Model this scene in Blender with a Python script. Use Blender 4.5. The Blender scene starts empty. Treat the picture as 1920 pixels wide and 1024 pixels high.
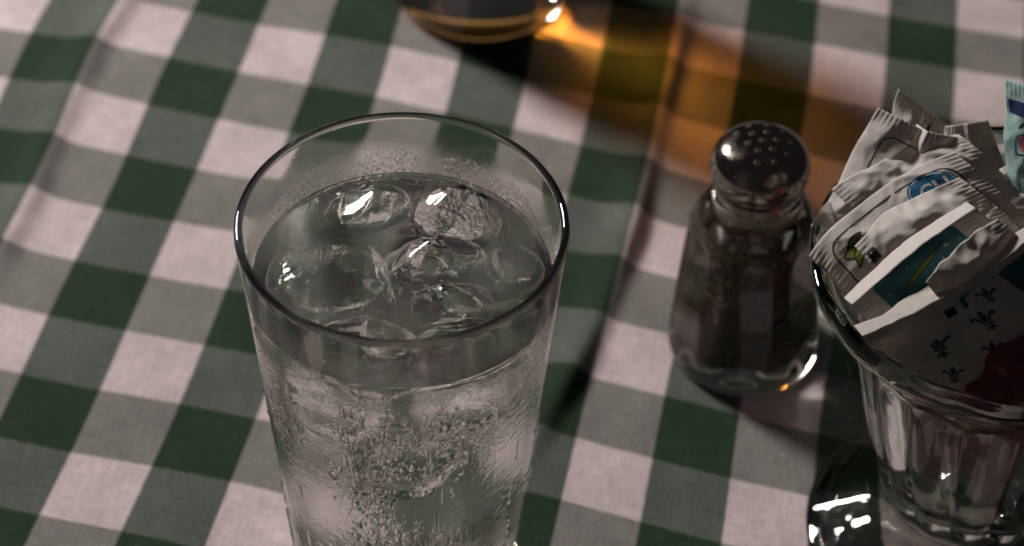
import bpy, bmesh, math, random
import numpy as np
from mathutils import Vector, Matrix, noise
from mathutils.bvhtree import BVHTree

random.seed(7)
sc = bpy.context.scene
col = sc.collection
MM = 0.001

# ------------------------------------------------------------------ camera, world, light
cam_d = bpy.data.cameras.new('camera')
cam = bpy.data.objects.new('camera', cam_d)
col.objects.link(cam)
Rv = Vector((0.99990, 0.00987, 0.00987)); Uv = Vector((-0.01396, 0.70704, 0.70704)); Fv = Vector((0, 0.70711, -0.70711))
cam.matrix_world = Matrix(((Rv.x, Uv.x, -Fv.x, 0.02908), (Rv.y, Uv.y, -Fv.y, -0.50226),
                           (Rv.z, Uv.z, -Fv.z, 0.63345), (0, 0, 0, 1)))
cam_d.sensor_width = 36; cam_d.lens = 93.75
cam_d.clip_start = 0.01; cam_d.clip_end = 50
cam_d.dof.use_dof = True; cam_d.dof.focus_distance = 0.714; cam_d.dof.aperture_fstop = 11.0
sc.camera = cam

w = bpy.data.worlds.new('World'); sc.world = w; w.use_nodes = True
w.node_tree.nodes['Background'].inputs[0].default_value = (1.0, 0.95, 0.93, 1)
w.node_tree.nodes['Background'].inputs[1].default_value = 0.016

def area(name, loc, target, size, power, color):
    l = bpy.data.lights.new(name, 'AREA'); l.shape = 'DISK'; l.size = size; l.energy = power; l.color = color
    o = bpy.data.objects.new(name, l); col.objects.link(o)
    o.location = loc
    o.rotation_euler = (Vector(target) - Vector(loc)).to_track_quat('-Z', 'Y').to_euler()
    return o
KEYDIR = Vector((-0.611, 0.560, 0.559))
key = area('key_lamp', Vector((0.06, 0.13, 0)) + KEYDIR * 1.4, (0.06, 0.13, 0), 0.26, 19.8, (1.0, 0.93, 0.90))

sc.view_settings.view_transform = 'Standard'; sc.view_settings.look = 'None'
sc.view_settings.exposure = 0; sc.view_settings.gamma = 1
sc.cycles.max_bounces = 24; sc.cycles.transmission_bounces = 20; sc.cycles.glossy_bounces = 8
sc.cycles.diffuse_bounces = 4; sc.cycles.transparent_max_bounces = 24
sc.cycles.sample_clamp_indirect = 0; sc.cycles.blur_glossy = 0.0
sc.cycles.use_guiding = True; sc.cycles.use_surface_guiding = True; sc.cycles.guiding_training_samples = 64
sc.cycles.use_denoising = True

# ------------------------------------------------------------------ material helpers
def new_mat(name):
    m = bpy.data.materials.new(name); m.use_nodes = True
    nt = m.node_tree; nt.nodes.clear()
    out = nt.nodes.new('ShaderNodeOutputMaterial')
    return m, nt, out
class N:
    def __init__(s, nt): s.nt = nt
    def __call__(s, typ, props=None, **ins):
        n = s.nt.nodes.new(typ)
        for k, v in (props or {}).items(): setattr(n, k, v)
        for k, v in ins.items():
            key = int(k[1:]) if k[0] == 'i' and k[1:].isdigit() else k.replace('_', ' ')
            sock = n.inputs[key]
            if hasattr(v, 'is_output') or isinstance(v, bpy.types.NodeSocket): s.nt.links.new(v, sock)
            else: sock.default_value = v
        return n
    def math(s, op, a, b=0.0, c=0.0, clamp=False):
        return s('ShaderNodeMath', {'operation': op, 'use_clamp': clamp}, i0=a, i1=b, i2=c).outputs[0]
    def ramp(s, x, lo, hi, a=0.0, b=1.0):
        return s('ShaderNodeMapRange', {'interpolation_type': 'SMOOTHSTEP'}, Value=x, i1=lo, i2=hi, i3=a, i4=b).outputs[0]
    def mixc(s, f, a, b):
        n = s('ShaderNodeMix', {'data_type': 'RGBA'})
        for i, v in ((0, f), (6, a), (7, b)):
            if isinstance(v, bpy.types.NodeSocket): s.nt.links.new(v, n.inputs[i])
            else: n.inputs[i].default_value = v
        return n.outputs[2]
    def noise(s, vec, scale, detail=2.0, rough=0.5):
        return s('ShaderNodeTexNoise', Vector=vec, Scale=scale, Detail=detail, Roughness=rough).outputs[0]

def glass_mat(name, ior, color=(1, 1, 1, 1), rough=0.0):
    m, nt, out = new_mat(name); n = N(nt)
    g = n('ShaderNodeBsdfGlass', Color=color, Roughness=rough, IOR=ior)
    nt.links.new(g.outputs[0], out.inputs[0]); return m
def plain_mat(name, color, rough=0.6, metal=0.0, spec=0.4, nscale=None, namt=0.2, bump=0.0, transl=0.0):
    m, nt, out = new_mat(name); n = N(nt)
    tc = n('ShaderNodeTexCoord').outputs['Object']
    b = n('ShaderNodeBsdfPrincipled', Roughness=rough, Metallic=metal)
    b.inputs['Specular IOR Level'].default_value = spec
    c = (*color, 1)
    nz = n.noise(tc, nscale or 900.0, 4.0, 0.6)
    dark = tuple(x * (1 - namt) for x in color) + (1,)
    nt.links.new(n.mixc(n.ramp(nz, 0.3, 0.7), dark, c), b.inputs['Base Color'])
    if bump:
        bp = n('ShaderNodeBump', Strength=bump, Distance=0.0004, Height=nz)
        nt.links.new(bp.outputs[0], b.inputs['Normal'])
    sh = b.outputs[0]
    if transl:
        t = n('ShaderNodeBsdfTranslucent', Color=c)
        mx = n('ShaderNodeMixShader', Fac=transl)
        nt.links.new(sh, mx.inputs[1]); nt.links.new(t.outputs[0], mx.inputs[2]); sh = mx.outputs[0]
    nt.links.new(sh, out.inputs[0]); return m

# ------------------------------------------------------------------ mesh helpers (millimetres in, metres out)
def link(name, verts, faces, mats, parent=None, smooth=True, midx=None, uv=None, loc=None):
    me = bpy.data.meshes.new(name)
    me.from_pydata([(x * MM, y * MM, z * MM) for x, y, z in verts], [], faces)
    for m in (mats if isinstance(mats, (list, tuple)) else [mats]): me.materials.append(m)
    if midx is not None: me.polygons.foreach_set('material_index', midx)
    me.polygons.foreach_set('use_smooth', [smooth] * len(me.polygons))
    if uv is not None:
        lay = me.uv_layers.new(name='UVMap')
        li = np.zeros(len(me.loops), dtype=np.int32); me.loops.foreach_get('vertex_index', li)
        lay.data.foreach_set('uv', np.asarray(uv, dtype=np.float32)[li].ravel())
    me.update()
    o = bpy.data.objects.new(name, me); col.objects.link(o)
    if parent: o.parent = parent
    if loc: o.location = [c * MM for c in loc]
    return o
def tag(o, label, cat, group=None, kind=None):
    o['label'] = label; o['category'] = cat
    if group: o['group'] = group
    if kind: o['kind'] = kind
    return o
def empty(name, loc):
    o = bpy.data.objects.new(name, None); col.objects.link(o); o.location = [c * MM for c in loc]
    o.empty_display_size = 0.01
    return o
def spline(pts, k=6):
    """Catmull-Rom through (r, z) points"""
    P = [Vector(p) for p in pts]; out = []
    for i in range(len(P) - 1):
        p0 = P[max(i - 1, 0)]; p1 = P[i]; p2 = P[i + 1]; p3 = P[min(i + 2, len(P) - 1)]
        for j in range(k):
            t = j / k
            out.append(0.5 * ((2 * p1) + (p2 - p0) * t + (2 * p0 - 5 * p1 + 4 * p2 - p3) * t * t + (3 * p1 - p0 - 3 * p2 + p3) * t ** 3))
    out.append(P[-1]); return [(max(v.x, 0.0), v.y) for v in out]
def lathe(prof, n=128, mod=None, cap0=False, cap1=False, rot=0.0):
    """revolve; faces point outward when the profile runs upward on the outside"""
    V = []; F = []; UV = []
    for (r, z) in prof:
        for k in range(n):
            a = 2 * math.pi * k / n + rot
            rr = mod(r, z, a) if mod else r
            V.append((rr * math.cos(a), rr * math.sin(a), z)); UV.append((k / n, z * 0.01))
    m = len(prof)
    for i in range(m - 1):
        for k in range(n):
            a, b = i * n + k, i * n + (k + 1) % n
            F.append((a, b, b + n, a + n))
    if cap0: V.append((0, 0, prof[0][1])); UV.append((0, 0)); c = len(V) - 1; F += [((k + 1) % n, k, c) for k in range(n)]
    if cap1:
        V.append((0, 0, prof[-1][1])); UV.append((0, 0)); c = len(V) - 1; o = (m - 1) * n
        F += [(o + k, o + (k + 1) % n, c) for k in range(n)]
    return V, F, UV

# ------------------------------------------------------------------ the tablecloth
GRID = [(0,0,-97.6,102.1),(1,0,-71.3,96.2),(0,1,-101.9,74.8),(1,1,-76.1,70.3),(-1,0,-123.9,108.3),(-1,1,-128.6,81.3),(0,2,-109.0,49.1),(1,2,-82.9,44.5),(0,3,-115.3,24.0),(1,3,-89.0,17.0),(2,2,-57.2,37.9),(2,1,-52.1,65.0),(-1,-1,-118.2,135.5),(-1,-2,-112.1,159.8),(0,-2,-87.0,154.2),(0,-1,-92.1,128.0),(1,-1,-65.7,122.8),(-1,-3,-106.2,185.9),(0,-3,-81.2,180.6),(-1,-5,-95.9,238.1),(0,-5,-71.3,231.5),(-1,-4,-100.7,214.9),(0,-4,-77.1,207.3),(-1,-6,-89.8,266.2),(0,-6,-67.9,259.6),(-3,-5,-148.9,251.7),(-2,-5,-125.0,248.6),(-3,-4,-152.7,227.1),(-2,-4,-130.2,223.2),(1,-6,-39.5,254.9),(1,-5,-45.0,225.6),(2,-6,-17.5,248.2),(3,-6,9.0,239.4),(2,-5,-20.3,220.3),(3,-5,4.5,212.1),(5,-5,52.9,195.0),(6,-4,71.2,161.1),(6,-3,66.5,136.5),(6,-2,60.7,110.3),(6,-1,55.3,84.1),(7,-1,79.2,76.1),(6,0,50.3,57.4),(7,0,74.2,50.2),(6,1,45.6,31.4),(7,1,69.8,24.1),(8,0,98.5,41.8),(9,0,123.6,34.3),(8,-1,102.1,68.7),(8,-8,139.8,253.1),(9,-8,165.7,246.1),(8,-7,135.1,223.8),(9,-7,160.7,215.7),(10,-8,190.5,241.8),(8,-9,142.2,275.4),(9,-9,168.8,269.4),(10,-9,192.5,262.8)]
G = np.array(GRID, float)
A_ = np.c_[G[:, 2:], np.ones(len(G))]
AFF, *_ = np.linalg.lstsq(A_, G[:, :2], rcond=None)            # pulled, slightly skewed weave
RES = G[:, :2] - A_ @ AFF
SIG = 55.0
Kk = np.exp(-((G[:, None, 2:] - G[None, :, 2:]) ** 2).sum(-1) / (2 * SIG ** 2))
WGT = np.linalg.solve(Kk + 0.03 * np.eye(len(G)), RES)
def cloth_uv(X):
    k = np.exp(-((X[:, None, :] - G[None, :, 2:]) ** 2).sum(-1) / (2 * SIG ** 2))
    return np.c_[X, np.ones(len(X))] @ AFF + k @ WGT
RIDGES = [([(30, 38), (38.2, 57.8), (49.4, 85.7), (61.2, 119.8), (69.9, 153.1), (74.8, 180), (81.8, 216.6), (89.9, 258.4), (98, 310), (106, 420)], 4.6, 9.0, 4.0),
          ([(-150, 100), (-142.6, 141.1), (-138.3, 162.2), (-133.8, 197.9), (-129.3, 222.3), (-124.7, 247.7), (-118, 270), (-110, 320), (-100, 420)], 3.9, 8.5, 5.2)]
BASES = [(0, 0, 34), (105, 100, 27), (168, 20, 50), (16, 281, 36)]
def cloth_z(x, y):
    z = 1.5 * (noise.noise((x / 90, y / 90, 3.1)) - 0.3) + 0.5 * noise.noise((x / 32, y / 40, 8.7))
    z = min(z, 0.4)
    for pts, h, wl, wr in RIDGES:
        best = None
        for (ax, ay), (bx, by) in zip(pts, pts[1:]):
            dx, dy = bx - ax, by - ay; L2 = dx * dx + dy * dy
            t = max(0.0, min(1.0, ((x - ax) * dx + (y - ay) * dy) / L2))
            ex, ey = x - ax - t * dx, y - ay - t * dy; d2 = ex * ex + ey * ey
            if best is None or d2 < best[0]:
                best = (d2, 1 if (dx * ey - dy * ex) < 0 else -1)        # +1: right of the path
        d = math.sqrt(best[0])
        if d < 40:
            fade = min(1.0, max(0.0, (y - pts[0][1]) / 45.0)) * (0.75 + 0.5 * noise.noise((y / 50, h, 1)))
            wd = wr if best[1] > 0 else wl
            z += h * fade * math.exp(-(d / wd) ** 2)
    for bx, by, br in BASES:
        d = math.hypot(x - bx, y - by)
        if d < br + 18:
            f = max(0.0, min(1.0, (d - br) / 18.0)); z = z * f - 0.15 * (1 - f)
    return z
def make_cloth():
    def axis(lo, a, b, hi, fine, coarse):
        return list(np.arange(lo, a, coarse)) + list(np.arange(a, b, fine)) + list(np.arange(b, hi + .1, coarse))
    xs = axis(-450, -170, 230, 530, 1.6, 6); ys = axis(-360, -40, 300, 620, 1.6, 6)
    nx, ny = len(xs), len(ys)
    XY = np.array([(x, y) for y in ys for x in xs], float)
    def drop(t, lo, hi, R=9.0):                # the cloth turns down over the table's edge
        e = lo - t if t < lo else (t - hi if t > hi else 0.0)
        if e <= 0: return t, 0.0
        q = e / R
        out, dz = (R * math.sin(q), R * (1 - math.cos(q))) if q < math.pi / 2 else (R, R + e - R * math.pi / 2)
        return (lo - out if t < lo else hi + out), -dz
    V = []
    for x, y in XY:
        (x2, zx), (y2, zy) = drop(x, -300, 380), drop(y, -210, 470)
        V.append((x2, y2, cloth_z(x, y) + zx + zy))
    UV = np.concatenate([cloth_uv(c) for c in np.array_split(XY, 40)])
    F = [(j * nx + i, j * nx + i + 1, (j + 1) * nx + i + 1, (j + 1) * nx + i) for j in range(ny - 1) for i in range(nx - 1)]
    m, nt, out = new_mat('gingham_cotton'); n = N(nt)
    uv = n('ShaderNodeUVMap').outputs[0]
    wob = n('ShaderNodeTexNoise', Vector=uv, Scale=9.0, Detail=3.0)
    wv = n('ShaderNodeVectorMath', {'operation': 'MULTIPLY_ADD'}, i0=wob.outputs['Color'], i1=(0.02, 0.02, 0), i2=uv).outputs[0]
    sp = n('ShaderNodeSeparateXYZ', Vector=wv)
    def stripe(s):      # 0 on the white stripes, 1 on the green ones
        p = n.math('PINGPONG', n.math('SUBTRACT', s, 0.5), 1.0)
        return n.ramp(p, 0.485, 0.515)
    cu = stripe(sp.outputs[0]); cv = stripe(sp.outputs[1])
    thread = n.noise(uv, 26.0, 3.0, 0.7)
    wu = n('ShaderNodeTexWave', {'wave_type': 'BANDS', 'bands_direction': 'X'}, Vector=uv, Scale=6.6, Distortion=1.6, Detail=1.0)
    wvv = n('ShaderNodeTexWave', {'wave_type': 'BANDS', 'bands_direction': 'Y'}, Vector=uv, Scale=6.6, Distortion=1.6, Detail=1.0)
    over = n.math('MULTIPLY', n.math('SUBTRACT', wu.outputs['Fac'], 0.5), n.math('SUBTRACT', wvv.outputs['Fac'], 0.5))
    tw = n.math('ADD', n.math('MULTIPLY', over, 0.5), n.math('MULTIPLY', n.math('SUBTRACT', thread, 0.5), 0.45))
    both = n.math('MULTIPLY', cu, cv)
    onlyu = n.math('SUBTRACT', cu, both); onlyv = n.math('SUBTRACT', cv, both)
    mixed = n.math('ADD', onlyu, onlyv)
    cw = (0.735, 0.622, 0.628, 1); cd = (0.029, 0.053, 0.029, 1)
    c = n.mixc(cu, n.mixc(cv, cw, (0.262, 0.254, 0.236, 1)), n.mixc(cv, (0.113, 0.138, 0.115, 1), cd))
    c = n.mixc(n.math('MULTIPLY', mixed, n.ramp(tw, 0.0, 0.22, 0.0, 0.6)), c, cd)          # green yarn on top
    c = n.mixc(n.math('MULTIPLY', mixed, n.ramp(n.math('MULTIPLY', tw, -1.0), 0.0, 0.22, 0.0, 0.30)), c, cw)        # white yarn on top
    s1 = n('ShaderNodeVectorMath', {'operation': 'MULTIPLY'}, i0=uv, i1=(3.0, 30.0, 1)).outputs[0]
    s2 = n('ShaderNodeVectorMath', {'operation': 'MULTIPLY'}, i0=uv, i1=(30.0, 3.0, 1)).outputs[0]
    slub = n.math('MULTIPLY', n.math('ADD', n.noise(s1, 1.0, 2.0, 0.6), n.noise(s2, 1.0, 2.0, 0.6)), 0.5)
    c = n('ShaderNodeHueSaturation', Color=c, Value=n.ramp(slub, 0.32, 0.68, 0.82, 1.14)).outputs[0]
    fade = n.noise(uv, 1.3, 3.0, 0.6)
    hsv = n('ShaderNodeHueSaturation', Color=c, Value=n.ramp(n.math('ADD', n.math('MULTIPLY', fade, 0.6), n.math('MULTIPLY', thread, 0.4)), 0.25, 0.75, 0.78, 1.12))
    b = n('ShaderNodeBsdfPrincipled', Roughness=0.9)
    b.inputs['Specular IOR Level'].default_value = 0.15
    nt.links.new(hsv.outputs[0], b.inputs['Base Color'])
    h = n.math('ADD', n.math('MULTIPLY', over, 1.0), n.math('ADD', thread, n.math('MULTIPLY', slub, 2.0)))
    bp = n('ShaderNodeBump', Strength=0.45, Distance=0.0003, Height=h)
    nt.links.new(bp.outputs[0], b.inputs['Normal'])
    nt.links.new(b.outputs[0], out.inputs[0])
    o = link('tablecloth', V, F, m, uv=UV)
    tag(o, 'green and white gingham check tablecloth with raised fold creases', 'tablecloth')
make_cloth()

# ------------------------------------------------------------------ shared glass materials
M_glass = glass_mat('clear_glass', 1.50, (0.98, 0.985, 0.975, 1))
def make_pressed():
    m, nt, out = new_mat('pressed_glass'); n = N(nt)
    tc = n('ShaderNodeTexCoord').outputs['Object']
    tc = n('ShaderNodeVectorMath', {'operation': 'MULTIPLY'}, i0=tc, i1=(1, 1, 0.4)).outputs[0]
    h = n.math('ADD', n.noise(tc, 90.0, 2.0, 0.5), n.math('MULTIPLY', n.noise(tc, 300.0, 1.0, 0.5), 0.2))
    bp = n('ShaderNodeBump', Strength=0.08, Distance=0.003, Height=h)
    g = n('ShaderNodeBsdfGlass', Color=(0.975, 0.985, 0.97, 1), Roughness=0.0, IOR=1.5)
    g.inputs['Roughness'].default_value = 0.035
    nt.links.new(bp.outputs[0], g.inputs['Normal']); nt.links.new(g.outputs[0], out.inputs[0]); return m
M_pressed = make_pressed()
M_watertop = glass_mat('water_surface', 1.333)
M_waterside = glass_mat('water_in_glass', 1.333 / 1.5, (0.925, 0.925, 0.915, 1))
def make_icetop():
    m, nt, out = new_mat('ice_above_water'); n = N(nt)
    tc = n('ShaderNodeTexCoord').outputs['Object']
    h = n.noise(tc, 130.0, 1.0, 0.4)
    bp = n('ShaderNodeBump', Strength=0.10, Distance=0.0016, Height=h)
    g = n('ShaderNodeBsdfGlass', Roughness=0.02, IOR=1.31)
    nt.links.new(bp.outputs[0], g.inputs['Normal']); nt.links.new(g.outputs[0], out.inputs[0])
    return m
M_icetop = make_icetop()
M_ice = glass_mat('ice_in_water', 0.945, rough=0.07)
def make_cloud():
    m, nt, out = new_mat('cloudy_ice'); n = N(nt)
    tc = n('ShaderNodeTexCoord').outputs['Object']
    f = n.ramp(n.noise(tc, 260.0, 4.0, 0.65), 0.42, 0.72, 0.02, 0.30)
    t = n('ShaderNodeBsdfTransparent'); d = n('ShaderNodeBsdfTranslucent', Color=(0.85, 0.85, 0.85, 1))
    mx = n('ShaderNodeMixShader', Fac=f); nt.links.new(t.outputs[0], mx.inputs[1]); nt.links.new(d.outputs[0], mx.inputs[2])
    nt.links.new(mx.outputs[0], out.inputs[0]); return m
M_cloud = make_cloud()
M_drop = glass_mat('water_drop', 1.25)

# ------------------------------------------------------------------ tumbler of iced water
H = 149.6; ZW = 130.2
def r_out(z): return 31.0 + (44.0 - 31.0) * z / H
def r_in(z): return r_out(z) - 2.2 - 0.6 * (1 - z / H)
def make_wet_glass():
    """outside of a cold glass: misted below the water line, wiped clean in runs"""
    m, nt, out = new_mat('misted_glass'); n = N(nt)
    tc = n('ShaderNodeTexCoord').outputs['Object']
    sp = n('ShaderNodeSeparateXYZ', Vector=tc)
    runs = n('ShaderNodeVectorMath', {'operation': 'MULTIPLY'}, i0=tc, i1=(1, 1, 0.35)).outputs[0]
    n1 = n.noise(runs, 75.0, 4.0, 0.62)
    n2 = n.noise(tc, 420.0, 3.0, 0.6)
    edge = n.math('ADD', sp.outputs[2], n.math('MULTIPLY', n.math('SUBTRACT', n2, 0.5), 0.003))
    below = n.ramp(edge, ZW * MM - 0.0015, ZW * MM - 0.0005, 1.0, 0.0)
    mist = n.ramp(n1, 0.47, 0.62)
    r = n.math('MULTIPLY', below, n.math('ADD', n.math('MULTIPLY', mist, 0.15), 0.02))
    fine = n.noise(tc, 1500.0, 2.0, 0.5)
    hh = n.math('ADD', n.math('MULTIPLY', n1, 1.5), n.math('ADD', n.math('MULTIPLY', n2, 0.6), n.math('MULTIPLY', fine, n.math('MULTIPLY', mist, 0.12))))
    bp = n('ShaderNodeBump', Strength=n.math('MULTIPLY', below, 0.35), Distance=0.0008, Height=hh)
    g = n('ShaderNodeBsdfGlass', Color=(0.985, 0.985, 0.98, 1), IOR=1.5, Roughness=r)
    nt.links.new(bp.outputs[0], g.inputs['Normal'])
    nt.links.new(g.outputs[0], out.inputs[0])
    return m
M_wet = make_wet_glass()
def make_inner_glass():
    m, nt, out = new_mat('misted_inner_glass'); n = N(nt)
    tc = n('ShaderNodeTexCoord').outputs['Object']
    z = n('ShaderNodeSeparateXYZ', Vector=tc).outputs[2]
    nz = n.noise(tc, 110.0, 4.0, 0.65)
    zz = n.math('ADD', z, n.math('MULTIPLY', n.math('SUBTRACT', nz, 0.5), 0.012))
    mist = n.ramp(zz, ZW * MM + 0.003, ZW * MM + 0.017, 0.24, 0.0)
    g = n('ShaderNodeBsdfGlass', Color=(0.985, 0.985, 0.98, 1), IOR=1.5, Roughness=mist)
    nt.links.new(g.outputs[0], out.inputs[0]); return m
M_inner = make_inner_glass()
def drops(name, spots, mat, parent, sgn):
    """spots: (theta, z, radius, height, stretch) small water beads on the wall; sgn +1 outside, -1 inside"""
    V = []; F = []
    for th, z, r, h, st in spots:
        rad = (r_out(z) if sgn > 0 else r_in(z)) - 0.03 * sgn
        er = Vector((math.cos(th), math.sin(th), 0)); et = Vector((-math.sin(th), math.cos(th), 0)); ez = Vector((0.085 * er.x, 0.085 * er.y, 1))
        base = er * rad + Vector((0, 0, z)); i0 = len(V); n = 7
        ph = random.random() * 6
        for fr, fh in ((1.0, 0.0), (0.86, 0.5), (0.5, 0.87)):
            for k in range(n):
                a = 2 * math.pi * k / n + ph
                wob = 1 + 0.22 * math.sin(2 * a + ph * 3) + 0.12 * math.sin(3 * a + ph)
                V.append(base + et * (r * fr * wob * math.cos(a)) + ez * (r * fr * wob * st * math.sin(a)) + er * (sgn * h * fh))
        V.append(base + er * (sgn * h))
        for j in range(2):
            for k in range(n):
                a, b = i0 + j * n + k, i0 + j * n + (k + 1) % n
                q = (a, b, b + n, a + n); F.append(q if sgn > 0 else q[::-1])
        for k in range(n):
            q = (i0 + 2 * n + k, i0 + 2 * n + (k + 1) % n, i0 + 3 * n); F.append(q if sgn > 0 else q[::-1])
    o = link(name, V, F, mat, parent); o['kind'] = 'stuff'
    return o
def make_tumbler():
    root = empty('water_glass', (-1.3, 0, 0)); root.rotation_euler = (0, math.radians(0.55), 0)
    tag(root, 'tapered clear tumbler of iced water with misted sides', 'glass')
    outer = [(0.0, 2.0), (20, 1.6), (26, 0.6), (29, 0.0), (30.4, 0.9), (r_out(3), 3.0)] + [(r_out(z), z) for z in np.arange(6, H - 3, 3.0)]
    lip = [(r_out(H) - 0.12, H - 2.2), (r_out(H) + 0.02, H - 1.3), (r_out(H) - 0.3, H - 0.45), (r_out(H) - 0.8, H - 0.05), (r_out(H) - 1.2, H), (r_out(H) - 1.7, H - 0.15), (r_out(H) - 2.2, H - 0.7), (r_out(H) - 2.3, H - 1.5)]
    inner = [(r_in(z), z) for z in np.linspace(H - 3.5, ZW, 10)]
    prof = outer + lip + inner
    V, F, UV = lathe(prof[1:], 160)
    V.append((0, 0, 2.0)); c = len(V) - 1; F += [((k + 1) % 160, k, c) for k in range(160)]; UV.append((0, 0))
    no = len(outer) - 1
    midx = [0 if (i // 160) < no else 1 for i in range(len(F))]
    for k in range(160): midx[-1 - k] = 1
    nin = len(prof) - 1 - len(inner)
    for i in range(len(F)):
        if i // 160 >= nin and i < (len(prof) - 2) * 160: midx[i] = 2
    g = link('glass_wall', V, F, [M_wet, M_glass, M_inner], root, midx=midx)
    sp = []
    for _ in range(3000):                      # fine beads on the inside above the water, thinning upward
        th = random.uniform(-0.15, 3.3)
        hmax = 9.5 * (0.55 + 0.45 * math.sin(max(0, min(math.pi, th)))) * (0.75 + 0.5 * noise.noise((th * 3, 0.3, 0)))
        z = ZW + 0.4 + hmax * random.random() ** 1.3
        r = random.uniform(0.14, 0.36) * (1.15 - 0.3 * (z - ZW) / 10)
        sp.append((th, z, r, r * 0.75, random.uniform(0.8, 1.15)))
    drops('mist_beads', sp, M_drop, root, -1)
    sp = []
    tries = 0
    while len(sp) < 1350 and tries < 60000:    # bigger beads running down the outside
        tries += 1
        th = random.uniform(-math.pi, 0.0); z = random.uniform(20, ZW - 3)
        d = noise.noise((th * 2.6 + 5, z / 34, 0.5)) + 0.45 * noise.noise((th * 9, z / 20, 4.2))
        d += 0.75 * math.exp(-((th + 1.75 + 0.004 * (z - 80)) / 0.16) ** 2) * (1 if z < 118 else 0.2) + 0.5 * math.exp(-((th + 1.25) / 0.12) ** 2 - ((z - 113) / 12) ** 2)
        if random.random() > (d - 0.18) * 2.2: continue
        r = random.choice((0.3, 0.45, 0.65, 0.9, 1.2)) * random.uniform(0.7, 1.25)
        sp.append((th, z, r, r * 0.55, random.uniform(0.9, 1.9)))
    for _ in range(22):                        # beads that have started to run
        th = random.uniform(-2.6, -0.5); z = random.uniform(45, ZW - 18); st = random.uniform(5, 13); r = random.uniform(0.32, 0.55)
        sp.append((th, z, r, 0.22, st)); sp.append((th, z - r * st, r * 1.7, r * 1.0, 1.25))
    drops('water_beads', sp, M_drop, root, 1)
    return root
ICE = [  # name extras, centre x, y, z, half sizes, rotation, squareness, label
    ((-10.5, 26.5, 127.2), (12.5, 7.5, 7.5), (0.15, 0.15, 0.35), 2.2, 'wet ice lump against the far wall of the tumbler, left of the tallest lump'),
    ((14.0, 22.5, 128.0), (11.5, 9.0, 11.0), (0.2, -0.15, -0.2), 2.3, 'tallest wet ice lump, with the brightest glint, in the tumbler'),
    ((9.5, 7.0, 125.6), (12.5, 8.5, 8.0), (-0.25, 0.16, 0.45), 2.6, 'flat faceted ice piece in the middle of the tumbler'),
    ((-19.5, -1.5, 122.2), (16.5, 15.5, 10.2), (0.05, -0.04, 0.3), 3.0, 'large round ice disc with a sunken middle in the tumbler'),
    ((28.0, 4.5, 124.6), (10.0, 7.5, 8.0), (0.1, 0.12, 0.5), 2.6, 'small ice lump touching the side wall of the tumbler by the shaker'),
    ((13.5, -8.0, 124.9), (11.0, 6.5, 7.5), (0.1, -0.1, 0.1), 3.0, 'narrow cracked ice piece in front of the flat faceted one'),
    ((-14, -14, 103), (12, 10, 9), (0.4, 0.3, 0.2), 2.8, 'submerged ice lump sunk below the floating ice in the tumbler'),
    ((14, -13, 106), (12.5, 9.5, 8.5), (-0.4, 0.5, 0.9), 2.8, 'submerged ice lump sunk below the floating ice in the tumbler'),
    ((1, 14, 104), (13, 10, 9), (0.6, -0.3, 0.5), 2.8, 'submerged ice lump sunk below the floating ice in the tumbler'),
    ((2, -18, 84), (11, 9.5, 8.5), (0.3, -0.6, 1.2), 2.8, 'submerged ice lump sunk below the floating ice in the tumbler'),
    ((-6.5, -23.0, 124.6), (11.0, 7.0, 7.6), (0.1, 0.08, -0.1), 2.6, 'ice lump pressed to the near wall under the tumbler rim'),
]
FACETS = {0: [((-0.50, -0.02, 0.87), 5.6)], 1: [((-0.40, -0.12, 0.91), 7.6), ((0.5, -0.5, 0.7), 8.2)], 2: [((0.1, -0.35, 0.93), 5.6), ((-0.47, -0.05, 0.88), 7.5)],
          4: [((-0.36, -0.12, 0.925), 5.6)], 5: [((-0.43, -0.14, 0.89), 5.6), ((0.3, 0.3, 0.9), 5.8)], 10: [((-0.39, -0.09, 0.915), 5.5)]}
def ice_mesh(c, hs, rot, pw, seed, dish):
    bm = bmesh.new(); bmesh.ops.create_icosphere(bm, subdivisions=5, radius=1.0)
    R = (Matrix.Rotation(rot[2], 3, 'Z') @ Matrix.Rotation(rot[1], 3, 'Y') @ Matrix.Rotation(rot[0], 3, 'X'))
    for v in bm.verts:
        d = v.co.normalized()
        s = (abs(d.x) ** pw + abs(d.y) ** pw + abs(d.z) ** pw) ** (-1 / pw)
        p = d * s
        k = 1 + 0.09 * noise.noise(p * 1.6 + Vector((seed, 0, 0))) + 0.028 * noise.noise(p * 4.0 + Vector((0, seed, 0)))
        q = Vector((p.x * hs[0], p.y * hs[1], p.z * hs[2])) * k
        if dish and q.z > 0:
            rr = math.hypot(p.x, p.y); q.z -= 1.0 * math.exp(-(rr / 0.45) ** 2)
        q = R @ q
        for fn, fd in FACETS.get(round((seed - 1) / 3.7), ()):       # flat melted faces
            fn = Vector(fn).normalized(); over = q.dot(fn) - fd
            if over > 0: q -= fn * (over * 0.80)
        v.co = q + Vector(c)
        rmax = r_in(min(max(v.co.z, 20), H)) - 0.6
        rad = math.hypot(v.co.x, v.co.y)
        if rad > rmax: v.co.x *= rmax / rad; v.co.y *= rmax / rad
    return bm
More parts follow.
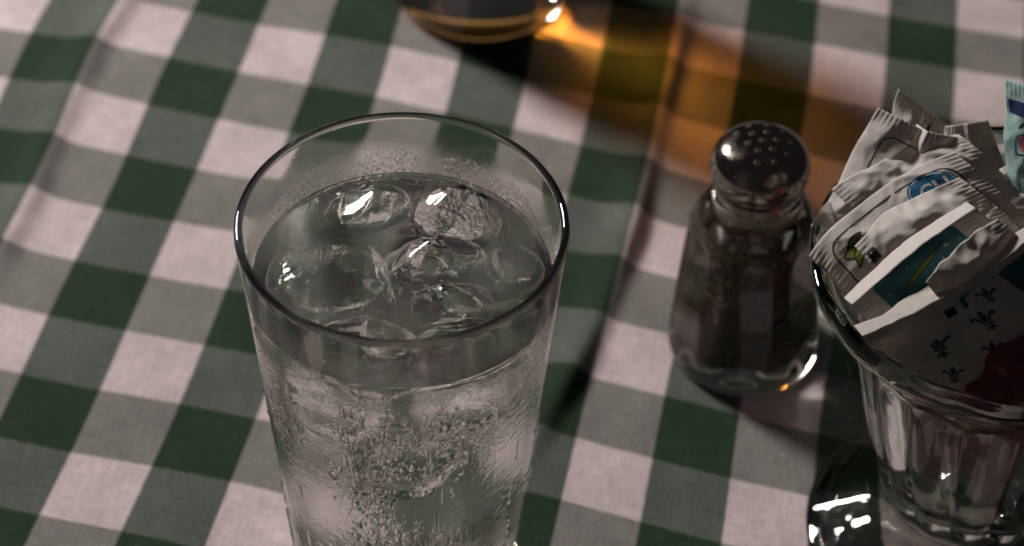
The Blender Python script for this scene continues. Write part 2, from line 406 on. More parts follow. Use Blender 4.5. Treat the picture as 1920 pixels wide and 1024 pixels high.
def make_water(root):
    off = Vector((-1.3, 0, 0))
    tilt = root.rotation_euler.to_matrix()
    bvhs = []
    for i, (c, hs, rot, pw, lab) in enumerate(ICE):
        bm = ice_mesh(c, hs, rot, pw, 3.7 * i + 1, i == 3)
        bvhs.append(BVHTree.FromBMesh(bm))
        V = [v.co.copy() for v in bm.verts]; F = [tuple(v.index for v in f.verts) for f in bm.faces]
        midx = [0 if f.calc_center_median().z > ZW + 0.25 else 1 for f in bm.faces]
        bm.free()
        cc = Vector(c); wc = tilt @ cc + off
        o = link('ice_cube', [v - cc for v in V], F, [M_icetop, M_ice], midx=midx, loc=wc)
        o.rotation_euler = root.rotation_euler
        link('cloudy_core', [(v - cc) * 0.58 * (1 + 0.25 * noise.noise((v - cc) * 0.25)) + Vector((0, 0, -1.2)) for v in V], F, M_cloud, o)
        tag(o, lab, 'ice', 'ice sunk in the tumbler' if c[2] < 115 else 'ice floating in the tumbler')
    # water body: top sheet with openings where ice stands out, sides on the glass, floor
    n = 160; V = []; F = []; midx = []
    side = [(r_in(z), z) for z in np.linspace(ZW, 16, 40)] + [(r_in(16) - 1.2, 13.2), (r_in(16) - 4, 12.2), (10, 11.6)]
    for r, z in side:
        for k in range(n):
            a = 2 * math.pi * k / n; V.append((r * math.cos(a), r * math.sin(a), z))
    for i in range(len(side) - 1):
        for k in range(n):
            a, b = i * n + k, i * n + (k + 1) % n
            F.append((a, a + n, b + n, b)); midx.append(1)
    V.append((0, 0, 11.6)); c = len(V) - 1; o0 = (len(side) - 1) * n
    for k in range(n): F.append((o0 + (k + 1) % n, o0 + k, c)); midx.append(1)
    rings = 130; ri = r_in(ZW); prev = None; N2 = n * 3
    rows = []; inside = []
    nn = 480
    for j in range(rings + 1):
        r = ri * (1 - j / rings); row = []
        for k in range(nn):
            if j == 0 and k % 3 == 0: row.append(k // 3); inside.append; continue
            a = 2 * math.pi * k / nn
            x, y = r * math.cos(a), r * math.sin(a)
            if j == 0:       # stay on the straight chord between the wall's corners
                k0 = k // 3; f = (k % 3) / 3
                p, q = V[k0], V[(k0 + 1) % n]; x = p[0] + (q[0] - p[0]) * f; y = p[1] + (q[1] - p[1]) * f
            z = ZW - 0.0
            if j > 0:
                z += 0.10 * noise.noise((x / 7, y / 7, 0.4)) + 0.05 * noise.noise((x / 2.5, y / 2.5, 4))
                z += 0.9 * (math.exp(-(ri - r) / 1.1) - 1.0) + 0.2
                for b in bvhs:
                    loc, nor, idx, dist = b.find_nearest((x, y, ZW), 4.0)
                    if loc is not None: z += 0.55 * math.exp(-dist / 0.9)
            V.append((x, y, z)); row.append(len(V) - 1)
        rows.append(row)
    def in_ice(x, y, z):
        for b in bvhs:
            h = b.ray_cast((x, y, z), (0, 0, 1))
            if h[0] is not None and h[1].z > 0: return True
        return False
    flag = {}
    for row in rows:
        for i in row: 
            if i not in flag: flag[i] = in_ice(*V[i])
    for j in range(rings):
        for k in range(nn):
            q = (rows[j][k], rows[j][(k + 1) % nn], rows[j + 1][(k + 1) % nn], rows[j + 1][k])
            if all(flag[i] for i in q): continue
            if j == rings - 1: q = q[:3]
            F.append(q); midx.append(0)
    w = link('water', V, F, [M_watertop, M_waterside], midx=midx, loc=off)
    w.rotation_euler = root.rotation_euler
    tag(w, 'still clear water filling the tumbler around the ice', 'water')
tumbler = make_tumbler()
make_water(tumbler)

# ------------------------------------------------------------------ tumbler of amber drink behind
def make_drink():
    root = empty('drink_glass', (16, 282, 0))
    tag(root, 'heavy based clear glass holding an amber drink', 'glass')
    def ro(z): return 33.0 + 6.5 * z / 135
    def ri(z): return ro(z) - 2.6
    zl, Ht = 112.0, 135.0
    outer = [(0, 1.5), (26, 1.0), (29.5, 0.0), (32, 1.0), (ro(4), 4.0)] + [(ro(z), z) for z in np.arange(8, Ht - 2, 4.0)]
    lip = [(ro(Ht), Ht - 1.2), (ro(Ht) - 0.5, Ht - 0.3), (ro(Ht) - 1.3, Ht), (ro(Ht) - 2.1, Ht - 0.3), (ro(Ht) - 2.6, Ht - 1.2)]
    inner = [(ri(z), z) for z in np.linspace(Ht - 3, zl, 8)]
    prof = outer + lip + inner
    n = 128
    V, F, UV = lathe(prof[1:], n)
    V.append((0, 0, 1.5)); c = len(V) - 1; F += [((k + 1) % n, k, c) for k in range(n)]
    g = link('glass_wall', V, F, M_glass, root)
    amber = (0.87, 0.55, 0.185, 1)
    Mt = glass_mat('drink_surface', 1.34, amber); Ms = glass_mat('drink_in_glass', 1.34 / 1.5, amber)
    side = [(ri(z), z) for z in np.linspace(zl, 26, 24)] + [(ri(26) - 1.2, 23.4), (ri(26) - 4.5, 20.8), (ri(26) - 11, 19.5), (10, 19.2)]
    V = []; F = []; midx = []
    for r, z in side:
        for k in range(n):
            a = 2 * math.pi * k / n; V.append((r * math.cos(a), r * math.sin(a), z))
    for i in range(len(side) - 1):
        for k in range(n):
            a, b = i * n + k, i * n + (k + 1) % n; F.append((a, a + n, b + n, b)); midx.append(1)
    V.append((0, 0, 19.2)); c = len(V) - 1; o0 = (len(side) - 1) * n
    for k in range(n): F.append((o0 + (k + 1) % n, o0 + k, c)); midx.append(1)
    V.append((0, 0, zl)); c = len(V) - 1
    for k in range(n): F.append((k, (k + 1) % n, c)); midx.append(0)
    d = link('amber_drink', V, F, [Mt, Ms], midx=midx, loc=(16, 282, 0))
    tag(d, 'amber brown drink filling the heavy based glass', 'drink')
make_drink()

# ------------------------------------------------------------------ pepper shaker
def hexmod(k, rot):
    def f(r, z, a):
        t = (a - rot) % (math.pi / 3) - math.pi / 6
        h = math.cos(math.pi / 6) / math.cos(t) * 1.07
        h = min(h, 1.0 + 0.0 * h) if h < 1 else 1.0
        return r * (1 - k(z) + k(z) * h)
    return f
def make_shaker():
    X, Y = 104.6, 99.5
    root = empty('pepper_shaker', (X, Y, 0))
    tag(root, 'six sided glass pepper shaker with domed metal cap', 'shaker')
    rot = math.radians(-90 - 30 - 6)
    kz = lambda z: max(0.0, min(1.0, (z - 6) / 8)) * max(0.0, min(1.0, (62 - z) / 10))
    outer = spline([(19.5, 0.2), (23.0, 0.4), (24.3, 3), (24.4, 7), (23.9, 14), (22.4, 33), (21.0, 48), (20.4, 53.5), (19.3, 58), (17.2, 61.4), (14.8, 63.4), (13.4, 64.9), (13.5, 66.8), (14.4, 68.2), (14.2, 69.8), (13.2, 71.1), (13, 77.7)], 5)
    inner = spline([(11, 77.7), (10.9, 69.7), (11.4, 65.5), (13.2, 61.0), (14.4, 57), (15.0, 50), (16.1, 33.5), (17.6, 14), (17.4, 8.5), (15, 6.0), (8, 5.4)], 5)
    n = 144
    V, F, UV = lathe(outer + inner, n, hexmod(kz, rot))
    V.append((0, 0, 1.4)); c = len(V) - 1; F += [((k + 1) % n, k, c) for k in range(n)]
    V.append((0, 0, 5.4)); c = len(V) - 1; o = (len(outer) + len(inner) - 1) * n
    F += [(o + k, o + (k + 1) % n, c) for k in range(n)]
    link('glass_body', V, F, M_glass, root)
    M_steel, nt, out = new_mat('worn_steel'); n_ = N(nt)
    tc = n_('ShaderNodeTexCoord').outputs['Object']
    sm = n_.noise(tc, 220, 4, 0.6)
    b = n_('ShaderNodeBsdfPrincipled', Metallic=1.0, Roughness=n_.ramp(sm, 0.35, 0.7, 0.08, 0.22))
    b.inputs['Base Color'].default_value = (0.40, 0.345, 0.31, 1)
    nt.links.new(b.outputs[0], out.inputs[0])
    capp = spline([(13.3, 71.30), (14, 71.90), (13.7, 73.30), (13.3, 74.30), (13.9, 75.30), (15, 77.10), (15.5, 79.70), (15.1, 82.70), (13.8, 85.30), (11.2, 87.70), (7.4, 89.30), (3.6, 90.00), (0.4, 90.20)], 5)
    V, F, UV = lathe(capp, 72, cap1=True)
    cap = link('cap', V, F, M_steel, root)
    M_hole = plain_mat('hole_shade', (0.008, 0.007, 0.006), 0.8)
    def ztop(r): 
        for (r0, z0), (r1, z1) in zip(capp, capp[1:]):
            if z0 > 81 and r1 <= r <= r0: return z0 + (z1 - z0) * (r0 - r) / max(r0 - r1, 1e-6)
        return 90.2
    spots = [(0, 0)] + [(4.6, i * 60 + 10) for i in range(6)] + [(9.0, i * 36 + 5) for i in range(10)]
    ring = None
    for r, a in spots:
        a = math.radians(a); x, y = r * math.cos(a), r * math.sin(a); z = ztop(r)
        nrm = Vector((x * 0.045, y * 0.045, 1)).normalized()
        if ring is None:
            V = []; F = []; nn = 14
            for rr, zz in ((1.0, -0.1), (0.86, 0.07), (0.7, 0.10), (0.58, 0.0), (0.5, -0.5)):
                for k in range(nn): V.append((rr * math.cos(2 * math.pi * k / nn), rr * math.sin(2 * math.pi * k / nn), zz))
            for i in range(4):
                for k in range(nn):
                    p, q = i * nn + k, i * nn + (k + 1) % nn; F.append((p, q, q + nn, p + nn))
            ho = link('shaker_hole', V, F, plain_mat('punched_steel', (0.17, 0.14, 0.12), 0.5, metal=0.7), cap)
            V = [(0.7 * math.cos(2 * math.pi * k / nn), 0.7 * math.sin(2 * math.pi * k / nn), 0.06) for k in range(nn)]
            hd = link('hole_shade_disc', V, [tuple(range(nn))], M_hole, ho)  # dark disc painted as the hole's inner shade; the cap is not pierced
            ring = ho, hd
        else:
            ho = ring[0].copy(); col.objects.link(ho); hd = ring[1].copy(); col.objects.link(hd); hd.parent = ho
        ho.parent = cap
        ho.location = (x * MM, y * MM, z * MM); ho.rotation_euler = nrm.to_track_quat('Z', 'Y').to_euler()
    # pepper
    M_pep, nt, out = new_mat('ground_pepper'); n_ = N(nt)
    tc = n_('ShaderNodeTexCoord').outputs['Object']
    vo = n_('ShaderNodeTexVoronoi', Vector=tc, Scale=1050.0)
    big = n_.noise(tc, 120, 3, 0.6)
    c1 = n_.mixc(n_.ramp(vo.outputs['Color'], 0.45, 0.95), (0.03, 0.02, 0.014, 1), (0.34, 0.23, 0.14, 1))
    c2 = n_.mixc(n_.ramp(big, 0.35, 0.65), c1, (0.06, 0.042, 0.029, 1))
    b = n_('ShaderNodeBsdfPrincipled', Roughness=0.85)
    nt.links.new(c2, b.inputs['Base Color'])
    bp = n_('ShaderNodeBump', Strength=0.9, Distance=0.0006, Height=vo.outputs['Distance'])
    nt.links.new(bp.outputs[0], b.inputs['Normal']); nt.links.new(b.outputs[0], out.inputs[0])
    pp = [(8, 5.6), (14.5, 6.2)] + [(r + 0.3, z) for r, z in reversed(inner) if 7.5 < z < 57 and r > 13] + [(13, 57.6), (7, 58.4), (0.5, 58.8)]
    base = hexmod(kz, rot)
    def pm(r, z, a):
        return base(r, z, a) - 0.35 * abs(noise.noise((r * math.cos(a) / 1.4, r * math.sin(a) / 1.4, z / 1.4)))
    V, F, UV = lathe(pp, 144, pm, cap0=True, cap1=True)
    V = [(x, y, z + (0.9 * noise.noise((x / 3, y / 3, 2)) if z > 56.8 else 0)) for x, y, z in V]
    p = link('ground_pepper', V, F, M_pep, loc=(X, Y, 0))
    tag(p, 'dark ground pepper filling the glass shaker', 'pepper', kind='stuff')
make_shaker()

# ------------------------------------------------------------------ footed glass dish of sugar packets
CX, CY = 168.0, 20.0
def make_dish():
    root = empty('sugar_dish', (CX, CY, 0))
    tag(root, 'footed fluted glass dish with flared rim full of sugar packets', 'dish')
    outer = spline([(40, 0.2), (46, 0.5), (48, 3), (45.5, 5.6), (37, 10.4), (29.5, 14.6), (26, 18), (24.5, 22), (26.5, 25.5), (28.5, 27), (28.0, 29), (29.5, 34), (33.5, 48), (37.5, 64), (40.5, 80), (42.5, 92), (46, 100), (52, 107), (56.0, 112), (57.3, 115.5), (56.6, 118), (54.6, 118.8)], 5)
    inner = spline([(52.6, 118.0), (50.6, 114), (45.6, 107), (41.0, 100), (38.4, 91), (36.4, 80), (33.4, 64), (29.6, 48), (25.0, 36), (19, 32), (8, 31)], 5)
    def flute(r, z, a):
        if z < 22:                       # ten flat sides on the sloping foot
            t = (a - math.radians(190)) % (math.pi / 5); t = min(t, math.pi / 5 - t)
            k = max(0, min(1, (z - 3.5) / 1.5)) * max(0, min(1, (19 - z) / 4))
            return r * (1 - k + k * math.cos(math.pi / 10) / math.cos(t) * 1.02)
        if z < 24: k = 0.0
        elif z < 96: k = 0.020 * min(1, (z - 24) / 8) * min(1, (96 - z) / 8 + 0.2)
        else: k = 0.004
        return r * (1 - k + k * abs(math.sin(8 * a)) * 2 - k)
    n = 192
    V, F, UV = lathe(outer, n, flute)
    V2, F2, _ = lathe(inner, n)
    o = len(V); V += V2; F += [tuple(i + o for i in f) for f in F2]
    F += [((len(outer) - 1) * n + k, (len(outer) - 1) * n + (k + 1) % n, o + (k + 1) % n, o + k) for k in range(n)]
    V.append((0, 0, 31)); c = len(V) - 1; q = o + (len(inner) - 1) * n
    F += [(q + k, q + (k + 1) % n, c) for k in range(n)]
    foot = spline([(43.0, 0.3), (42.6, 2.0), (40.0, 4.6), (33, 8.4), (25, 12.4), (10, 15.0)], 4)
    V3, F3, _ = lathe(foot, n); o = len(V); V += V3; F += [tuple(i + o for i in f) for f in F3]
    F += [((k + 1) % n, k, o + k, o + (k + 1) % n) for k in range(n)]
    V.append((0, 0, 15.0)); c = len(V) - 1; q = o + (len(foot) - 1) * n; F += [(q + k, q + (k + 1) % n, c) for k in range(n)]
    link('dish_body', V, F, M_pressed, root)
make_dish()

M_paper = plain_mat('sugar_paper', (0.87, 0.805, 0.75), 0.75, spec=0.25, nscale=700, namt=0.10, bump=0.25, transl=0.15)
M_pink = plain_mat('pink_paper', (0.36, 0.10, 0.125), 0.7, spec=0.25, nscale=500, namt=0.2, bump=0.25, transl=0.15)
M_tealp = plain_mat('pale_teal_paper', (0.46, 0.68, 0.64), 0.7, spec=0.25, nscale=500, namt=0.15, bump=0.25, transl=0.15)
I_black = plain_mat('ink_black', (0.015, 0.014, 0.014), 0.6)
I_blue = plain_mat('ink_blue', (0.022, 0.17, 0.33), 0.6)
I_teal = plain_mat('ink_teal', (0.05, 0.21, 0.25), 0.6)
I_green = plain_mat('ink_leaf', (0.23, 0.29, 0.035), 0.6)
I_navy = plain_mat('ink_navy', (0.012, 0.025, 0.12), 0.6)
I_rose = plain_mat('ink_rose', (0.55, 0.16, 0.18), 0.6)
I_grey = plain_mat('ink_grey', (0.13, 0.115, 0.105), 0.6)
I_white = plain_mat('ink_white', (0.78, 0.76, 0.74), 0.6)

class Packet:
    def __init__(s, corners, bulge=1.6, bend=0.0, bow=0.0, fold=(0.0, 0.0), seed=0, crumple=0.9, twist=0.0, tip=0.0):
        s.c = [Vector(p) for p in corners]; s.bulge = bulge; s.bend = bend; s.bow = bow; s.fold = fold; s.seed = seed; s.cr = crumple; s.tip = tip
        s.L = ((s.c[1] - s.c[0]).length + (s.c[2] - s.c[3]).length) / 2
        s.W = ((s.c[3] - s.c[0]).length + (s.c[2] - s.c[1]).length) / 2
        s.n = -(s.c[1] - s.c[0]).cross(s.c[3] - s.c[0]).normalized()
    def mid(s, a, b):
        c = s.c
        return (c[0] * (1 - a) + c[1] * a) * (1 - b) + (c[3] * (1 - a) + c[2] * a) * b
    def surf(s, a, b, side):
        tc, ang = s.fold
        back = 0.0; bb = b
        if tc and b < tc:
            arc = (tc - b) * s.W
            bb = tc - arc * math.cos(ang) / s.W; back = arc * math.sin(ang)
        p = s.mid(a, bb)
        up = (s.c[0] - s.c[3]).normalized()
        p = p + up * (s.bow * 4 * a * (1 - a) + 1.3 * noise.noise((a * 3.1 + s.seed, 0.7, s.seed)) * (1 - b)) - s.n * back
        p = p + s.n * (s.bend * 4 * b * (1 - b) * (0.7 + 0.3 * math.sin(math.pi * a)))
        sd = s.seed
        x, y = a * s.L, b * s.W
        cr = noise.noise((x / 16 + sd, y / 11, sd)) * 1.5 + (0.28 - abs(noise.noise((x / 9.5 - y / 14, y / 8.5 + sd, 2 * sd)))) * 1.9 + (0.2 - abs(noise.noise((x / 4.6 + y / 9, y / 5.5 - sd, sd)))) * 0.9 + 0.15 * noise.noise((x / 2.5, y / 2.5, sd))
        e = min(a * s.L, (1 - a) * s.L); eb = min(b, 1 - b) * s.W
        endm = min(1.0, e / 5.0)
        p = p + s.n * (s.cr * cr * (0.35 + 0.65 * endm))
        if s.tip:      # curl of the far end
            q = max(0.0, (a - 0.72) / 0.28); p = p + s.n * (s.tip * q * q)
        th = 0.12 + s.bulge * min(1.0, max(0.0, (e - 4.5) / 9.0)) ** 0.6 * min(1.0, eb / 7.0) ** 0.6
        p = p + s.n * (side * th * 0.5)
        if e < 4.2:    # crimped seal
            p = p + s.n * (0.10 * math.sin(y * 2 * math.pi / 1.35) * min(1, (4.2 - e) / 0.8))
        return p
    def build(s, name, mat, parent=None):
        na, nb = max(24, int(s.L / 0.75)), max(24, int(s.W / 0.38))
        V = []; F = []
        o = sum(s.c, Vector()) / 4; s.o = o
        for side in (1, -1):
            for i in range(na + 1):
                for j in range(nb + 1): V.append(s.surf(i / na, j / nb, side) - o)
        w = nb + 1; K = (na + 1) * w
        for i in range(na):
            for j in range(nb):
                a = i * w + j
                F.append((a, a + 1, a + w + 1, a + w)); F.append((K + a, K + a + w, K + a + w + 1, K + a + 1))
        for i in range(na):
            a = i * w; F.append((a, a + w, K + a + w, K + a)); a += nb; F.append((a + w, a, K + a, K + a + w))
        for j in range(nb):
            a = j; F.append((a + 1, a, K + a, K + a + 1)); a = na * w + j; F.append((a, a + 1, K + a + 1, K + a))
        s.obj = link(name, V, F, mat, parent, loc=o)
        return s.obj
    def decal(s, name, polys, mat, lift=0.09):
        """polys: convex-ish outlines in (along, across) millimetres; filled by a fine triangulation that follows the paper"""
        V = []; F = []
        for ply in polys:
            bm = bmesh.new()
            vs = [bm.verts.new((x, y, 0)) for x, y in ply]
            try: bm.faces.new(vs)
            except ValueError: bm.free(); continue
            bmesh.ops.triangulate(bm, faces=bm.faces[:])
            for _ in range(4):
                ed = [e for e in bm.edges if e.calc_length() > 1.3]
                if not ed: break
                bmesh.ops.subdivide_edges(bm, edges=ed, cuts=1)
                bmesh.ops.triangulate(bm, faces=bm.faces[:])
            bm.verts.index_update()
            o = len(V)
            for v in bm.verts:
                a, b = v.co.x / s.L, v.co.y / s.W
                V.append(s.surf(max(0, min(1, a)), max(0, min(1, b)), 1) + s.n * lift - s.o)
            for f in bm.faces:
                ids = [v.index + o for v in f.verts]
                p, q, r = (V[i] for i in ids[:3])
                if (q - p).cross(r - p).dot(s.n) < 0: ids.reverse()
                F.append(tuple(ids))
            bm.free()
        if F: return link(name, V, F, mat, s.obj)
def ellipse(cx, cy, a, b, ang=0.0, n=40):
    ca, sa = math.cos(ang), math.sin(ang)
    return [(cx + a * math.cos(t) * ca - b * math.sin(t) * sa, cy + a * math.cos(t) * sa + b * math.sin(t) * ca) for t in [2 * math.pi * k / n for k in range(n)]]
def stroke(pts, wd, closed=False):
    out = []; P = [Vector(p) for p in pts]
    if closed: P.append(P[0])
    for p, q in zip(P, P[1:]):
        d = (q - p); 
        if d.length < 1e-6: continue
        d.normalize(); nrm = Vector((-d.y, d.x)) * wd / 2; e = d * wd * 0.3
        out.append([tuple(p - e + nrm), tuple(q + e + nrm), tuple(q + e - nrm), tuple(p - e - nrm)])
    return out
def rrect(x0, y0, x1, y1, r, n=6):
    out = []
    for cx, cy, a0 in ((x1 - r, y1 - r, 0), (x0 + r, y1 - r, 90), (x0 + r, y0 + r, 180), (x1 - r, y0 + r, 270)):
        for k in range(n + 1):
            a = math.radians(a0 + 90 * k / n); out.append((cx + r * math.cos(a), cy + r * math.sin(a)))
    return out
def leaf(x0, y0, x1, y1, wd, n=8):
    a, b = Vector((x0, y0)), Vector((x1, y1)); d = b - a; nr = Vector((-d.y, d.x)).normalized()
    L = [a + d * (k / n) + nr * (wd * math.sin(math.pi * k / n)) for k in range(n + 1)]
    Rr = [a + d * (k / n) - nr * (wd * math.sin(math.pi * k / n)) for k in range(n - 1, 0, -1)]
    return [tuple(v) for v in L + Rr]
def letters(text, cx, cy, size, ang):
    cu = bpy.data.curves.new('letters', 'FONT'); cu.body = text; cu.size = 1.0; cu.resolution_u = 3
    cu.align_x = 'CENTER'; cu.shear = 0.2; cu.offset = 0.02
    to = bpy.data.objects.new('letters', cu); col.objects.link(to)
    bpy.context.view_layer.update()
    me = to.evaluated_get(bpy.context.evaluated_depsgraph_get()).to_mesh()
    out = []
    ca, sa = math.cos(ang), math.sin(ang)
    for p in me.polygons:
        q = []
        for i in p.vertices:
            x, y = me.vertices[i].co.x * size, -(me.vertices[i].co.y - 0.35) * size
            q.append((cx + x * ca - y * sa, cy + x * sa + y * ca))
        out.append(q)
    to.to_mesh_clear(); bpy.data.objects.remove(to)
    return out
GRP = 'sugar packets in the glass dish'
def packet(name, corners, mat, label, **kw):
    p = Packet(corners, **kw); p.build(name, mat)
    tag(p.obj, label, 'packet', GRP); return p

PK = {
'leaf_back': [(112.9, 38.1, 113.2), (131.2, 58.1, 140.2), (148.8, 51.3, 134.8), (130.9, 30.7, 107.2)],
'tall_back': [(133.2, 60.0, 109.6), (139.1, 77.2, 131.0), (160.1, 64.9, 121.5), (154.9, 48.8, 98.4)],
'flap': [(136.0, 49.0, 131.1), (139.2, 52.5, 138.8), (153.0, 49.6, 137.3), (150.0, 42.6, 126.1)],
'broad_back': [(148.9, 44.8, 108.5), (150.9, 61.5, 130.9), (162.8, 62.2, 133.0), (174.4, 42.1, 111.5)],
'band': [(117.9, 40.4, 125.3), (153.2, 50.7, 137.1), (166.2, 40.1, 130.7), (131.2, 29.2, 117.0)],
'oval': [(110.8, 20.0, 119.1), (150.2, 41.0, 138.7), (170.5, 24.8, 128.2), (130.2, 3.4, 105.4)],
'grey': [(122.3, 17.2, 126.1), (150.8, 31.3, 138.9), (169.2, 17.7, 131.0), (139.3, 0.7, 112.6)],
'strip': [(117.0, -2.7, 127.5), (149.3, 16.5, 145.3), (169.9, 10.8, 129.7), (136.4, -6.6, 106.6)],
'front': [(119.1, -14.5, 128.4), (166.9, 6.5, 146.6), (179.5, 2.7, 125.8), (136.8, -11.9, 98.5)],
'dark': [(126.7, -10.0, 113.1), (155.4, -0.9, 136.4), (178.6, -6.9, 123.3), (149.8, -16.1, 95.8)],
'pink': [(142.8, -11.3, 103.3), (166.5, -12.0, 124.0), (183.7, -15.9, 118.5), (158.5, -19.5, 92.3)],
'pink2': [(160.5, -20.0, 119.0), (173.3, -19.5, 123.5), (179.4, -23.6, 108.0), (166.4, -23.8, 99.3)],
'wedge': [(138.5, -3.6, 133.7), (157.6, 10.8, 143.8), (169.6, 4.4, 136.0), (151.4, -9.1, 116.9)],
'tuck': [(151.9, 39.0, 128.1), (169.3, 46.0, 132.4), (178.7, 30.7, 122.7), (158.5, 22.8, 117.6)],
'teal': [(166.3, 39.3, 125.5), (165.0, 57.0, 152.3), (184.9, 44.2, 157.0), (186.6, 26.6, 128.3)],
}
p = packet('sugar_packet', PK['leaf_back'], M_paper, 'white sugar packet with green leaf print leaning nearest the shaker', bend=3.0, seed=1.3, crumple=0.7)
fr = rrect(14, 5.5, 33, 26, 3)
p.decal('border_print', stroke(fr, 0.35, True), I_black); p.decal('leaf_print', [leaf(16, 7, 24, 12, 1.9)], I_green); p.decal('leaf_outline', stroke(leaf(16, 7, 24, 12, 1.9), 0.3, True), I_black, 0.13)
p = packet('sugar_packet', PK['tall_back'], M_paper, 'white sugar packet with dark dash marks standing behind the rest', bend=2.0, seed=4.1, tip=2.5)
p.decal('dash_print', [leaf(19, 11, 26, 12.5, 0.5), leaf(15, 16.5, 20, 18, 0.6)], I_black)
p = packet('sugar_packet', PK['flap'], M_paper, 'small folded white packet end with a bright shiny corner', bend=2.2, seed=7.7, bulge=0.8, fold=(0.36, 0.85), tip=0)
p = packet('sugar_packet', PK['broad_back'], M_paper, 'plain creased white packet beside the pale teal packet', bend=3.0, seed=9.2, crumple=1.5)
p = packet('sugar_packet', PK['band'], M_paper, 'plain white packet directly behind the one with the blue oval', bend=3.2, bow=2.5, seed=12.9, crumple=1.5)
p = packet('sugar_packet', PK['oval'], M_paper, 'white sugar packet with blue oval emblem and black border', bend=3.0, bow=4.2, seed=15.4, crumple=0.8, tip=3.5)
p.decal('border_print', stroke(rrect(5, 3.2, 46, 27, 3.5), 0.4, True), I_black)
p.decal('oval_emblem', [ellipse(38, 7.6, 7.0, 5.0, 0.0)], I_blue)
p.decal('oval_outline', stroke(ellipse(38, 7.6, 6.4, 4.4, 0.0), 0.25, True), I_white, 0.12)
p.decal('emblem_letters', letters('CH', 38, 7.8, 6.2, 0.0), I_white, 0.14)
p.decal('plant_print', [leaf(6.5, 8, 12.5, 10, 1.4), leaf(8, 13, 12, 8, 1.2), leaf(9, 7, 15, 6, 0.9)], I_green)
p.decal('plant_outline', sum([stroke(leaf(6.5, 8, 12.5, 10, 1.4), .35, True), stroke(leaf(8, 13, 12, 8, 1.2), .35, True), stroke(leaf(9, 7, 15, 6, .9), .4, True)], []), I_black, 0.13)
p = packet('sugar_packet', PK['grey'], M_paper, 'crumpled plain white packet just in front of the blue oval', bend=3.0, bow=3.0, seed=18.8, crumple=1.6)
p.decal('dark_mark', [rrect(1.0, 3.5, 4.0, 7.0, 0.4)], I_black)
p = packet('sugar_packet', PK['strip'], M_paper, 'packet with teal plant picture below a brightly lit upper edge', bend=1.5, bow=1.5, seed=21.5, fold=(0.15, 1.5), crumple=0.6)
p.decal('teal_panel', [rrect(7, 4.4, 35, 26, 1.5)], I_teal)
lv = [leaf(10, 12, 30, 6.5, 0.7), leaf(9, 17, 27, 12, 0.8), leaf(12, 23, 30, 16, 0.8), leaf(14, 20, 22, 19, 0.5)]
p.decal('plant_print', lv, I_green, 0.13); p.decal('plant_outline', sum([stroke(l, 0.22, True) for l in lv], []), I_black, 0.16)
p = packet('sugar_packet', PK['front'], M_paper, 'long white packet folded over, lying across the teal picture packet', bend=2.0, bow=-2.0, seed=24.6, fold=(0.14, 1.5), crumple=0.8)
p.decal('teal_panel', [rrect(26, 6.5, 50, 26, 1.5)], I_teal); p.decal('plant_print', [leaf(34, 18, 40, 6.8, 1.6), leaf(28, 20, 33, 9, 1.0)], I_green, 0.13); p.decal('dark_mark', [rrect(21, 7.5, 24, 10.5, 0.3)], I_black, 0.16)
p = packet('sugar_packet', PK['dark'], M_paper, 'white packet with dark flower sprig print against the rim', bend=3.0, bow=1.5, seed=27.1, crumple=0.8)
fl = []
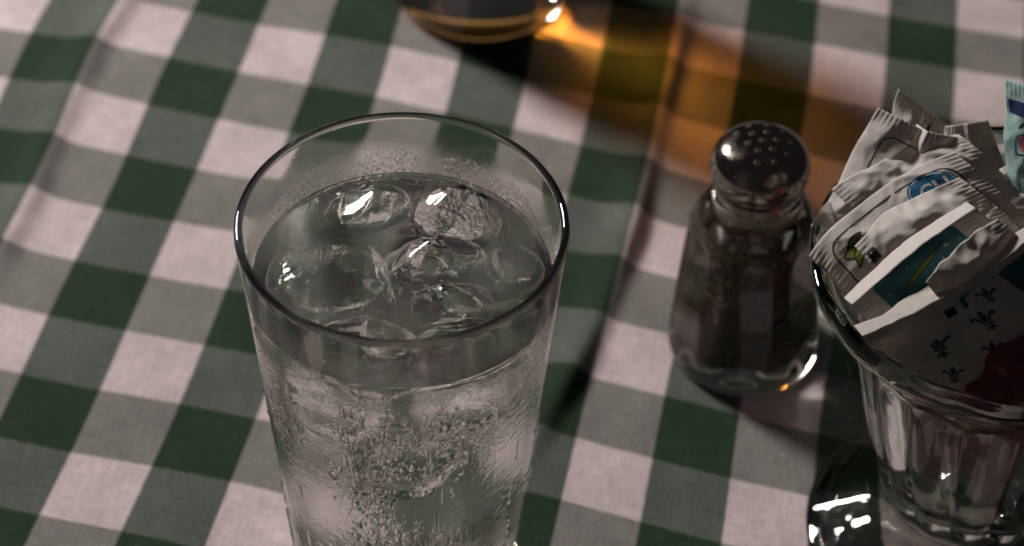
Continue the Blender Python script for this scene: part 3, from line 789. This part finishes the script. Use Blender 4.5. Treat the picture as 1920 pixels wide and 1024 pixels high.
for cx, cy, k, t0 in ((13, 10, 1.25, -1.2), (9, 19, 0.9, -0.9), (27, 13, 1.1, -1.4), (21, 21, 0.9, -1.0), (33, 7, 0.8, -1.3)):
    ct, st = math.cos(t0), math.sin(t0)
    W = lambda x, y: (cx + k * (x * ct - y * st), cy + k * (x * st + y * ct))
    fl.append(leaf(*W(0.2, 0), *W(4.4, 0), 0.8 * k))
    for m in (1, -1):
        fl.append([W(0.3, 0.3 * m), W(1.8, 1.0 * m), W(2.8, 2.0 * m), W(2.9, 2.9 * m), W(2.1, 3.2 * m), W(1.7, 2.7 * m), W(2.2, 2.4 * m), W(1.6, 1.7 * m), W(0.3, 0.9 * m)][::m])
        fl.append(leaf(*W(-0.6, 0.2 * m), *W(-2.0, 1.3 * m), 0.3 * k))
    fl.append([W(-0.35, -1.3), W(0.15, -1.3), W(0.15, 1.3), W(-0.35, 1.3)]); fl.append(leaf(*W(-0.4, 0), *W(-2.6, 0), 0.4 * k))
p.decal('sprig_print', fl, I_grey)
packet('sugar_packet', PK['wedge'], M_paper, 'plain white packet wedged between the two packets with bright folded edges', bend=2.0, bow=1.0, seed=54.9, crumple=1.4, bulge=0.9)
packet('sugar_packet', PK['tuck'], M_paper, 'plain white packet tucked below the pale teal packet', bend=2.5, seed=57.3, crumple=1.5)
p = packet('sweetener_packet', PK['pink'], M_pink, 'dark pink sweetener packet lying inside the front rim of the dish', bend=3.0, seed=30.3, crumple=1.4)
p = packet('sweetener_packet', PK['pink2'], M_pink, 'small upright pink packet corner poking up at the dish rim', bend=2.0, seed=33.0, crumple=1.0)
p = packet('sweetener_packet', PK['teal'], M_tealp, 'pale teal sweetener packet standing upright with navy bar', bend=2.0, seed=36.4, crumple=0.8)
p.decal('navy_bar', [rrect(24, 1.0, 28, 6.0, 0.4)], I_navy)
p.decal('rose_print', [ellipse(17, 8, 3.2, 2.4, 0.6), leaf(8, 7, 14, 10, 1.2)], I_rose); p.decal('dark_print', sum([stroke(leaf(13, 4, 20, 10, 2.6), 0.35, True)], []) + [leaf(20.5, 5, 23, 7, 0.4), leaf(20, 8, 23.5, 9, 0.4)], I_navy, 0.13)
for i, (x, y, a, lab) in enumerate(((158, 16, 0.3, 'pink packet standing deep in the dish, on the shaker side'), (174, 10, -0.25, 'pink packet standing deep in the dish, crossing the other'), (166, 30, 0.1, 'pink packet standing deep in the dish, behind the other two'))):
    ca, sa = math.cos(a), math.sin(a); hw = 16; dz = 2 * i
    cs = [(x - hw * ca, y - hw * sa, 82 + dz), (x + hw * ca, y + hw * sa, 82 - dz), (x + hw * 0.8 * ca, y + hw * 0.8 * sa, 38), (x - hw * 0.8 * ca, y - hw * 0.8 * sa, 38)]
    packet('sweetener_packet', cs, M_pink, lab, bend=1.0, seed=40 + i, crumple=1.0)
